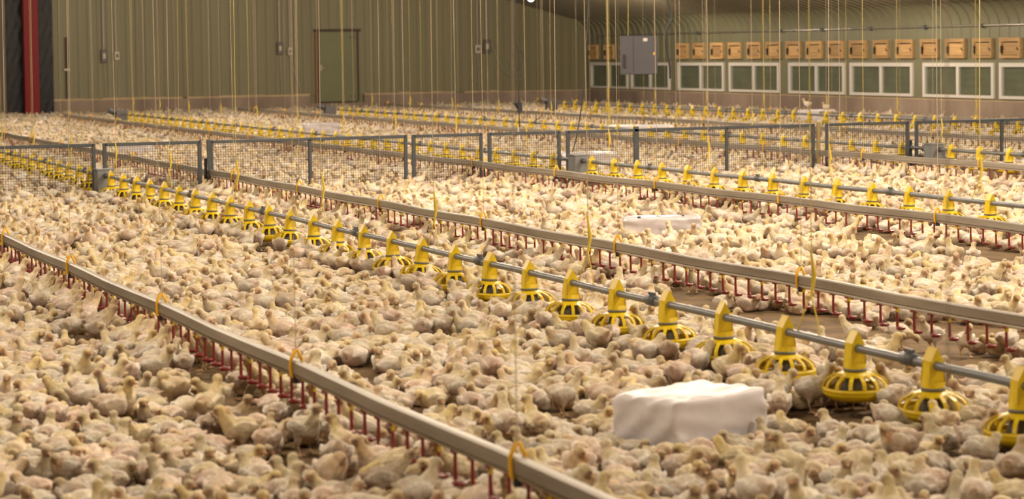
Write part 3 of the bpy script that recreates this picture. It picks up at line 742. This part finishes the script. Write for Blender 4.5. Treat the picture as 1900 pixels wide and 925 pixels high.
def chicken_bm(P, beak=True):
    bm = bmesh.new(); f = P['fluff']; bz = .118 if P['stand'] else .055
    R = Euler((0, P['lean'], 0)).to_matrix(); C0 = Vector((0, 0, bz))
    KB = .86
    def B(p): return tuple(C0 + R @ (Vector(p)*KB))
    def E_(p, r_, rot=(0, 0, 0)): 
        e = (R @ Euler(rot).to_matrix()).to_euler(); ell(bm, B(p), tuple(q*KB for q in r_), tuple(e))
    E_((-.008, 0, .002), (.077*f, .067*f, .063*f)); E_((.036, 0, .0), (.050, .056*f, .056)); E_((-.042, 0, .004), (.050, .060*f, .057*f))
    E_((-.086, 0, .020), (.026, .026, .020), (0, .5, 0)); E_((-.104, 0, .032), (.016, .019, .008), (0, .7, 0))
    for sy in (-1, 1):
        E_((-.006, sy*.060*f, .014), (.060, .014, .036), (sy*-.22, -.10, sy*-.10))
        E_((-.062, sy*.048*f, .012), (.032, .010, .017), (sy*-.2, -.05, sy*.14))
        if P['stand']:
            limb(bm, B((-.012, sy*.034, -.025)), (.000, sy*.028, .062), .027, .013, 4)
            limb(bm, (.000, sy*.028, .062), (-.010, sy*.030, .048), .011, .0078, 2); limb(bm, (-.010, sy*.030, .048), (.006, sy*.032, .010), .0070, .0070, 6)
            for a in (-.5, 0, .5): limb(bm, (.006, sy*.034, .008), (.006+.036*math.cos(a), sy*.034+.036*math.sin(a), .006), .0066, .0052, 4)
            limb(bm, (.004, sy*.034, .008), (-.014, sy*.034, .006), .006, .005, 2)
        else: E_((.018, sy*.040, -.036), (.042, .020, .022))
    nb = Vector(B((.058, 0, .026))); nk = Vector(P['neck']); hd = nb + nk*(.80 if P['stand'] else .78)
    mid = nb.lerp(hd, .5) + Vector((.012, 0, .004))
    for i in range(9):
        s_ = i/8; p = curve([nb - Vector((.022, 0, .016)), mid, hd], s_); r_ = .026*(1-s_)**1.6 + .0205
        ell(bm, p, (r_,)*3, sub=1)
    H = Euler((0, P['pitch'], P['yaw'])).to_matrix()
    def Hd(p): return tuple(hd + H @ Vector(p))
    eh = tuple(H.to_euler())
    ell(bm, Hd((.003, 0, .006)), (.0275, .0245, .0245), eh); ell(bm, Hd((.018, 0, .001)), (.015, .015, .014), eh)
    if beak: ell(bm, Hd((.034, 0, -.003)), (.012, .006, .006), eh, 1)
    return bm, hd, H, C0, R, nb

def voxelize(bm, vox, ratio, smooth=2):
    me = bpy.data.meshes.new('tmp'); bm.to_mesh(me); bm.free(); o = bpy.data.objects.new('tmp', me); COL.objects.link(o)
    r_ = o.modifiers.new('r', 'REMESH'); r_.mode = 'VOXEL'; r_.voxel_size = vox; r_.adaptivity = 0
    s_ = o.modifiers.new('s', 'SMOOTH'); s_.factor = .5; s_.iterations = smooth
    d_ = o.modifiers.new('d', 'DECIMATE'); d_.ratio = ratio
    dg = bpy.context.evaluated_depsgraph_get(); ev = o.evaluated_get(dg); m2 = bpy.data.meshes.new_from_object(ev)
    bpy.data.objects.remove(o); bpy.data.meshes.remove(me)
    n = len(m2.vertices); v = np.empty(n*3, np.float32); m2.vertices.foreach_get('co', v); v = v.reshape(-1, 3)
    m2.calc_loop_triangles(); t = np.empty(len(m2.loop_triangles)*3, np.int32); m2.loop_triangles.foreach_get('vertices', t)
    bpy.data.meshes.remove(m2); return v, t.reshape(-1, 3)

def vnoise(p, s, seed):
    """cheap smooth pseudo noise in 0..1"""
    r_ = np.random.RandomState(seed); a = np.zeros(len(p))
    for k in range(5):
        d = r_.normal(size=3)*s*(1+.5*k); a += np.sin(p@d+r_.uniform(0, 6))
    return .5+.5*np.tanh(a/2.2)
def sstep(a, lo, hi): t = np.clip((a-lo)/(hi-lo), 0, 1); return t*t*(3-2*t)
C_DOWN = np.array((.78, .685, .545)); C_YEL = np.array((.78, .64, .36)); C_WHITE = np.array((.90, .85, .77)); C_PINK = np.array((.56, .375, .32)); C_FACE = np.array((.33, .185, .105)); C_LEG = np.array((.66, .44, .25)); C_DIRT = np.array((.46, .30, .17))
def paint(v, P, hd, H, C0, R, nb, seed):
    L = (v-np.array(C0))@np.array(R)/.86         # body frame
    Hm = np.array(H); hl = (v-np.array(hd))@Hm   # head frame
    col = np.repeat(C_DOWN[None], len(v), 0)
    def mixc(c, w): 
        nonlocal col; col = col*(1-w[:, None]) + c[None]*w[:, None]
    n1 = vnoise(v, 28, seed); n2 = vnoise(v, 70, seed+1); n3 = vnoise(v, 14, seed+2)
    pink = sstep(-L[:, 0], .015, .075)*.62 + sstep(-L[:, 2], .0, .035)*.5
    mixc(C_PINK, np.clip(pink*(.35+.9*n3), 0, .85))
    mixc(C_WHITE, sstep(np.abs(L[:, 1]), .038, .052)*sstep(L[:, 2], -.02, .01)*(1-sstep(L[:, 0], .04, .07))*(.45+.5*n2))
    mixc(C_YEL*.97, sstep(-L[:, 0], .085, .11)*sstep(L[:, 2], .01, .03)*.5)
    mixc(C_DIRT, sstep(-L[:, 2], .035, .06)*.5*(1 if not P['stand'] else .3))
    # neck and head
    a = np.array(nb); ax = np.array(hd)-a; t = np.clip(((v-a)@ax)/(ax@ax), -.3, 1.2); dist = np.linalg.norm(v-(a+np.clip(t, 0, 1)[:, None]*ax), axis=1)
    w = sstep(-dist, -.055, -.028)*sstep(t, -.25, .6); mixc(C_YEL, w*(.35+.6*n1))
    hdist = np.linalg.norm(hl, axis=1)
    face = sstep(hl[:, 0], -.008, .010)*sstep(-hdist, -.044, -.036)*sstep(-np.abs(hl[:, 2]+.002), -.022, -.012)
    mixc(C_FACE, face*.85)
    mixc(C_LEG*1.05, sstep(hl[:, 0], .026, .031)*(hdist < .055))
    if P['stand']: mixc(C_LEG, sstep(-v[:, 2], -.060, -.048))
    col *= (.86+.22*n2)[:, None]
    return np.clip(col, 0.01, 1)

TEMPL = {}
for lod, (vox, ratio) in {0: (.0050, .55), 1: (.0068, .20), 2: (.0085, .115), 3: (.0105, .060)}.items():
    L = []
    for i, P in enumerate(POSES):
        bm, hd, H, C0, R, nb = chicken_bm(P, beak=lod > 0)
        v, t = voxelize(bm, vox, ratio, 2 if lod < 2 else 1)
        if lod < 2:                          # ruffled down
            nrm = v-np.array(C0, np.float32); nrm /= np.linalg.norm(nrm, axis=1, keepdims=True)+1e-6
            amp = .0022*(np.linalg.norm(v-np.array(hd), axis=1) > .04)
            v = v + nrm*((vnoise(v, 120, i)-.5)*2*amp)[:, None]
        c = paint(v, P, hd, H, C0, R, nb, i*7)
        L.append((v.astype(np.float32), t, c.astype(np.float32), hd, H))
    TEMPL[lod] = L
print('template verts', [np.mean([len(x[0]) for x in TEMPL[k]]) for k in TEMPL])

# --- where the birds stand: dart throwing over the floor the picture can see
rng = np.random.RandomState(3)
cw, sw = math.cos(YAW), math.sin(YAW)
def in_view(x, y, m=0.9):
    z = x*sw+y*cw; lat = x*cw-y*sw
    return (z > 8.2) & (np.abs(lat) < z*.2227*1.01+m)
drx = np.array([l[1] for l in DR]); fdx = np.array([l[1] for l in LINES])
def fnoise(x, y): return (np.sin(x*1.9+y*.7+.5)+np.sin(-x*1.1+y*1.63+2.1)+np.sin(x*3.1-y*1.3+4.0)+np.sin(x*.6+y*2.9+1.))/4
# litter left bare, as (x, y, rx, ry): mostly beside the drinker and feeder lines
BARE = [(3.5, 15.86, 0.11, 0.29), (3.21, 12.88, 0.12, 0.3), (3.11, 11.95, 0.07, 0.22), (2.92, 10.14, 0.1, 0.19), (4.07, 13.05, 0.11, 0.2), (4.09, 12.68, 0.08, 0.18), (3.95, 11.25, 0.13, 0.24), (4.46, 10.72, 0.07, 0.21), (5.72, 10.19, 0.14, 0.21), (5.97, 10.35, 0.07, 0.16), (6.09, 11.22, 0.07, 0.14), (7.6, 13.54, 0.22, 0.49), (7.44, 14.31, 0.19, 0.44), (7.55, 15.59, 0.16, 0.47), (7.23, 11.71, 0.19, 0.37), (7.56, 11.54, 0.19, 0.37), (8.27, 13.19, 0.22, 0.42), (8.36, 12.52, 0.14, 0.4), (7.74, 22.63, 0.14, 0.87), (8.11, 26.52, 0.26, 0.75), (8.15, 24.98, 0.18, 0.72), (11.76, 25.3, 0.26, 0.76), (11.88, 23.65, 0.31, 0.72), (11.86, 21.81, 0.29, 0.67), (11.61, 19.59, 0.21, 0.72), (11.52, 17.66, 0.24, 0.66), (12.53, 29.23, 0.3, 1.16), (19.52, 31.13, 0.34, 1.97), (18.52, 28.24, 0.31, 1.8), (5.92, 21.51, 0.1, 0.61), (7.33, 32.71, 0.16, 1.51), (7.57, 16.91, 0.13, 0.34), (7.26, 18.9, 0.09, 0.37)]
obst = [(p[0], p[1], .20) for p in PANS]
def blocked(x, y):
    for cx_, cy_, rx_, ry_ in BARE:
        dx_, dy_ = x-cx_, y-cy_
        if abs(dx_) < 2 and abs(dy_) < 3 and ((dx_*cw-dy_*sw)/(rx_*(1.9 if y < 20 else 1.7)))**2+((dx_*sw+dy_*cw)/(ry_*(1.95 if y < 20 else 1.7)))**2 < 1+.35*math.sin(x*9+y*7): return True
    for o, bx_, by_, bl, bw, bh in BALES:
        a = o.rotation_euler.z; dx, dy = x-bx_, y-by_; u = dx*math.cos(a)+dy*math.sin(a); w = -dx*math.sin(a)+dy*math.cos(a)
        if abs(u) < bl/2+.085 and abs(w) < bw/2+.085: return True
    if abs(y-YF) < .10: return True
    for bx_ in (6.033, 12.72, 18.5):
        if abs(x-bx_) < .20 and abs(y-30.1) < .55: return True
    return (x < 11.75 and y > YE-.45) or x > XW-.30 or y > YE-.34 or any(abs(x-lx_) < .42 and abs(y-ly_) < .30 for lx_, ly_ in ((12.72, 60.75), (18.5, 60.75), (25.6, 61.95))) or (11.3 < x < 13.1 and y > YE-.95)
grid = {}; G = .18
def cells(x, y): return (int(math.floor(x/G)), int(math.floor(y/G)))
for px_, py_, pr__ in obst:                       # pans as fixed discs
    grid.setdefault(cells(px_, py_), []).append((px_, py_, .128, -1))
birds = []
def try_bird(x, y, ang, pz, scale, tight):
    if blocked(x, y): return False
    c, s_ = math.cos(ang), math.sin(ang)
    circ = [(x+c*o_*scale, y+s_*o_*scale, r_*scale*tight) for o_, r_ in ((.030, .052), (-.040, .050))]
    for (a, b_, r_) in circ:
        gx, gy = cells(a, b_)
        for i in (-1, 0, 1):
            for j in (-1, 0, 1):
                for q in grid.get((gx+i, gy+j), ()):
                    rr_ = q[2]+r_
                    if (a-q[0])**2+(b_-q[1])**2 < rr_*rr_: return False
    k = len(birds)
    for (a, b_, r_) in circ: grid.setdefault(cells(a, b_), []).append((a, b_, r_, k))
    birds.append((x, y, ang, pz, scale)); return True

SIT = list(range(0, 8)); STD = [8, 9, 10, 11, 15]
# birds gathered at the pans, heads over the rim
for (px_, py_, o) in PANS:
    z = px_*sw+py_*cw
    if not in_view(px_, py_, .6): continue
    k = rng.randint(7, 10)
    a0 = rng.uniform(0, 6.28)
    for j in range(k*2):
        a = a0+j*6.283/k+rng.uniform(-.3, .3); r_ = rng.uniform(.205, .26)
        x, y = px_+r_*math.cos(a), py_+r_*math.sin(a)
        try_bird(x, y, a+PI+rng.uniform(-.3, .3), [14, 11, 14, 3, 11, 8][rng.randint(6)], rng.uniform(1.0, 1.2), .84)
# birds drinking: on both sides, facing the line
for w_, x0, ya, yb, yc in DR:
    y = ya
    while y < yb:
        for sd in (-1, 1):
            if rng.rand() < .52 and in_view(x0, y, .5):
                try_bird(x0+sd*rng.uniform(.12, .20), y+rng.uniform(-.06, .06), (PI if sd > 0 else 0)+rng.uniform(-.6, .6), [12, 13, 8, 12, 13, 9][rng.randint(6)], rng.uniform(.98, 1.14), .86)
        y += .2
# everybody else
zones = [(8.2, 16, 72), (16, 30, 54), (30, 50, 40), (50, 84, 28)]
for z0_, z1_, dens in zones:
    area = .2227*1.02*(z1_**2-z0_**2)+2*.9*(z1_-z0_); n = int(area*dens*1.9)
    zz = np.sqrt(rng.uniform(z0_**2, z1_**2, n)); lat = rng.uniform(-1, 1, n)*(zz*.2227*1.01+.9)
    X = zz*sw+lat*cw; Y = zz*cw-lat*sw
    ok = (X < XW-.2) & (Y < YE-.3) & (X > -2.5)
    dn = np.min(np.abs(X[:, None]-drx[None]), 1); fn = np.min(np.abs(X[:, None]-fdx[None]), 1); nz = fnoise(X, Y)
    ang = rng.uniform(-PI, PI, n); u = rng.rand(n)
    for i in range(n):
        if not ok[i]: continue
        near = min(dn[i], fn[i]*1.2)
        pst = .34 if near < .45 else (.07 if nz[i] < .1 else .18)
        if near < .5 and nz[i] < -.12 and u[i] > .45: continue
        p = STD[rng.randint(len(STD))] if rng.rand() < pst else SIT[rng.randint(len(SIT))]
        if near < .35 and rng.rand() < .2: p = 14
        try_bird(X[i], Y[i], ang[i], p, rng.uniform(.94, 1.2), .80 if z1_ < 40 else .86)
print('birds', len(birds))

def tint(i):
    r_ = np.random.RandomState(i*13+5)
    t = np.array((1, 1, 1.0))*r_.uniform(.80, 1.08)
    k = r_.rand()
    if k < .22: t = t*np.array((1.03, .98, .80))
    elif k < .40: t = t*np.array((1.0, .91, .90))
    elif k < .50: t = t*np.array((.86, .80, .76))
    return t

# --- the ones that show largest are individuals with eyes and beaks of their own
def screen(bd):
    x, y, a, p, s_ = bd; px, py, z = proj((x, y, FL+.10)); return px, py, z
vis = []
for i, bd in enumerate(birds):
    px, py, z = screen(bd)
    if 5 < px < 1895 and py < 915: vis.append((z, i, px, py))
vis.sort(); near = vis[:300]; near_ids = {v[1] for v in near}
def bird_mesh(lod, p, tn, name):
    v, t, c, hd, H = TEMPL[lod][p]
    me = bpy.data.meshes.new(name); me.vertices.add(len(v)); me.vertices.foreach_set('co', v.ravel())
    me.loops.add(len(t)*3); me.loops.foreach_set('vertex_index', t.ravel()); me.polygons.add(len(t))
    me.polygons.foreach_set('loop_start', np.arange(0, len(t)*3, 3, dtype=np.int32))
    me.polygons.foreach_set('use_smooth', np.ones(len(t), bool)); me.update(calc_edges=True)
    ca = me.color_attributes.new('down', 'FLOAT_COLOR', 'POINT'); cc = np.ones((len(v), 4), np.float32); cc[:, :3] = np.clip(c*tn, 0, 1)
    ca.data.foreach_set('color', cc.ravel()); me.materials.append(M['plumage']); me.validate(); return me
b = MB(); b.tube([(.022, 0, -.002), (.032, 0, -.003), (.043, 0, -.0075)], [.0075, .006, .0012], 8); BEAK = b.mesh('beak', 'beak')
b = MB(); b.lathe([(0, .0036), (.0026, .0026), (.0036, 0), (.0026, -.0026), (0, -.0036)], 8); EYE = b.mesh('eye', 'eye')
variants = {}
def individual(i):
    x, y, a, p, s_ = birds[i]; key = (p, i % 4)
    if key not in variants: variants[key] = bird_mesh(0, p, tint(p*4+i % 4), 'chicken')
    o = ob('chicken', variants[key], None, (x, y, FL), a, s_)
    hd, H = TEMPL[0][p][3:5]; e = H.to_euler()
    q = ob('beak', BEAK, o); q.location = hd; q.rotation_euler = e
    for sy in (-1, 1):
        q = ob('eye', EYE, o); q.location = hd + H @ Vector((.014, sy*.0215, .008))
    return o
def facing(a):
    # heading as the picture shows it
    d = a+0.0; hx = math.cos(d)*cw - math.sin(d)*sw; hz = math.cos(d)*sw+math.sin(d)*cw
    if abs(hx) > abs(hz)*1.2: return 'facing right' if hx > 0 else 'facing left'
    return 'facing away' if hz > 0 else 'facing camera'
seen = set()
for z, i, px, py in near:
    o = individual(i); x, y, a, p, s_ = birds[i]
    where = 'left of nearest drinker line' if x < 3.215 else ('between drinker line and feeders' if x < 6.03 else 'right of nearest feeders')
    h_ = proj((x, y, FL+(.13 if p > 7 else .06)))
    base = 'white chicken %s %s, %s' % (POSES[p]['kind'].replace('sitting with its head down', 'sitting head down').replace('stretching its neck up', 'stretching up').replace('pecking downwards', 'pecking'), facing(a), where)
    lab = '%s, %d%% across %d%% down' % (base, round(h_[0]/19), round(h_[1]/9.25))
    if lab in seen:
        lab = '%s, %.1f%% across %.1f%% down' % (base, h_[0]/19, h_[1]/9.25)
    seen.add(lab); tag(o, lab, 'chicken', 'chickens nearest to the camera')
# two birds up on the far bale
for k, (px_, py_, ang) in enumerate(((26.55, 48.3, 2.6), (26.95, 48.12, 3.4))):
    me = bird_mesh(1, 8 if k == 0 else 0, np.array((1.1, 1.1, 1.15)), 'chicken'); o = ob('chicken', me, None, (px_, py_, FL+.415), ang, 1.15)
    tag(o, ['white chicken standing on the far bale by the side wall, left of its companion', 'white chicken sitting on the far bale by the side wall, right of its companion'][k], 'chicken', 'chickens perched on the far bale')

# --- all others, too many to count, as one flock
V = []; T = []; Cc = []; off = 0
for i, bd in enumerate(birds):
    if i in near_ids: continue
    x, y, a, p, s_ = bd; z = x*sw+y*cw
    v, t, c, hd, H = TEMPL[1 if z < 19 else (2 if z < 34 else 3)][p]
    ca_, sa = math.cos(a)*s_, math.sin(a)*s_
    q = np.empty_like(v); q[:, 0] = v[:, 0]*ca_-v[:, 1]*sa+x; q[:, 1] = v[:, 0]*sa+v[:, 1]*ca_+y; q[:, 2] = v[:, 2]*s_+FL
    V.append(q); T.append(t+off); Cc.append(np.clip(c*tint(i), 0, 1)); off += len(v)
V = np.concatenate(V); T = np.concatenate(T).astype(np.int32); Cc = np.concatenate(Cc)
me = bpy.data.meshes.new('chicken_flock'); me.vertices.add(len(V)); me.vertices.foreach_set('co', V.astype(np.float32).ravel())
me.loops.add(len(T)*3); me.loops.foreach_set('vertex_index', T.ravel()); me.polygons.add(len(T))
me.polygons.foreach_set('loop_start', np.arange(0, len(T)*3, 3, dtype=np.int32)); me.polygons.foreach_set('use_smooth', np.ones(len(T), bool)); me.update(calc_edges=True)
ca = me.color_attributes.new('down', 'FLOAT_COLOR', 'POINT'); cc = np.ones((len(V), 4), np.float32); cc[:, :3] = Cc; ca.data.foreach_set('color', cc.ravel())
me.materials.append(M['plumage'])
fl = ob('chicken_flock', me); tag(fl, 'dense flock of white and pale yellow chickens covering the whole floor beyond the nearest ones', 'chickens', None, 'stuff')
print('flock verts', len(V), 'tris', len(T))
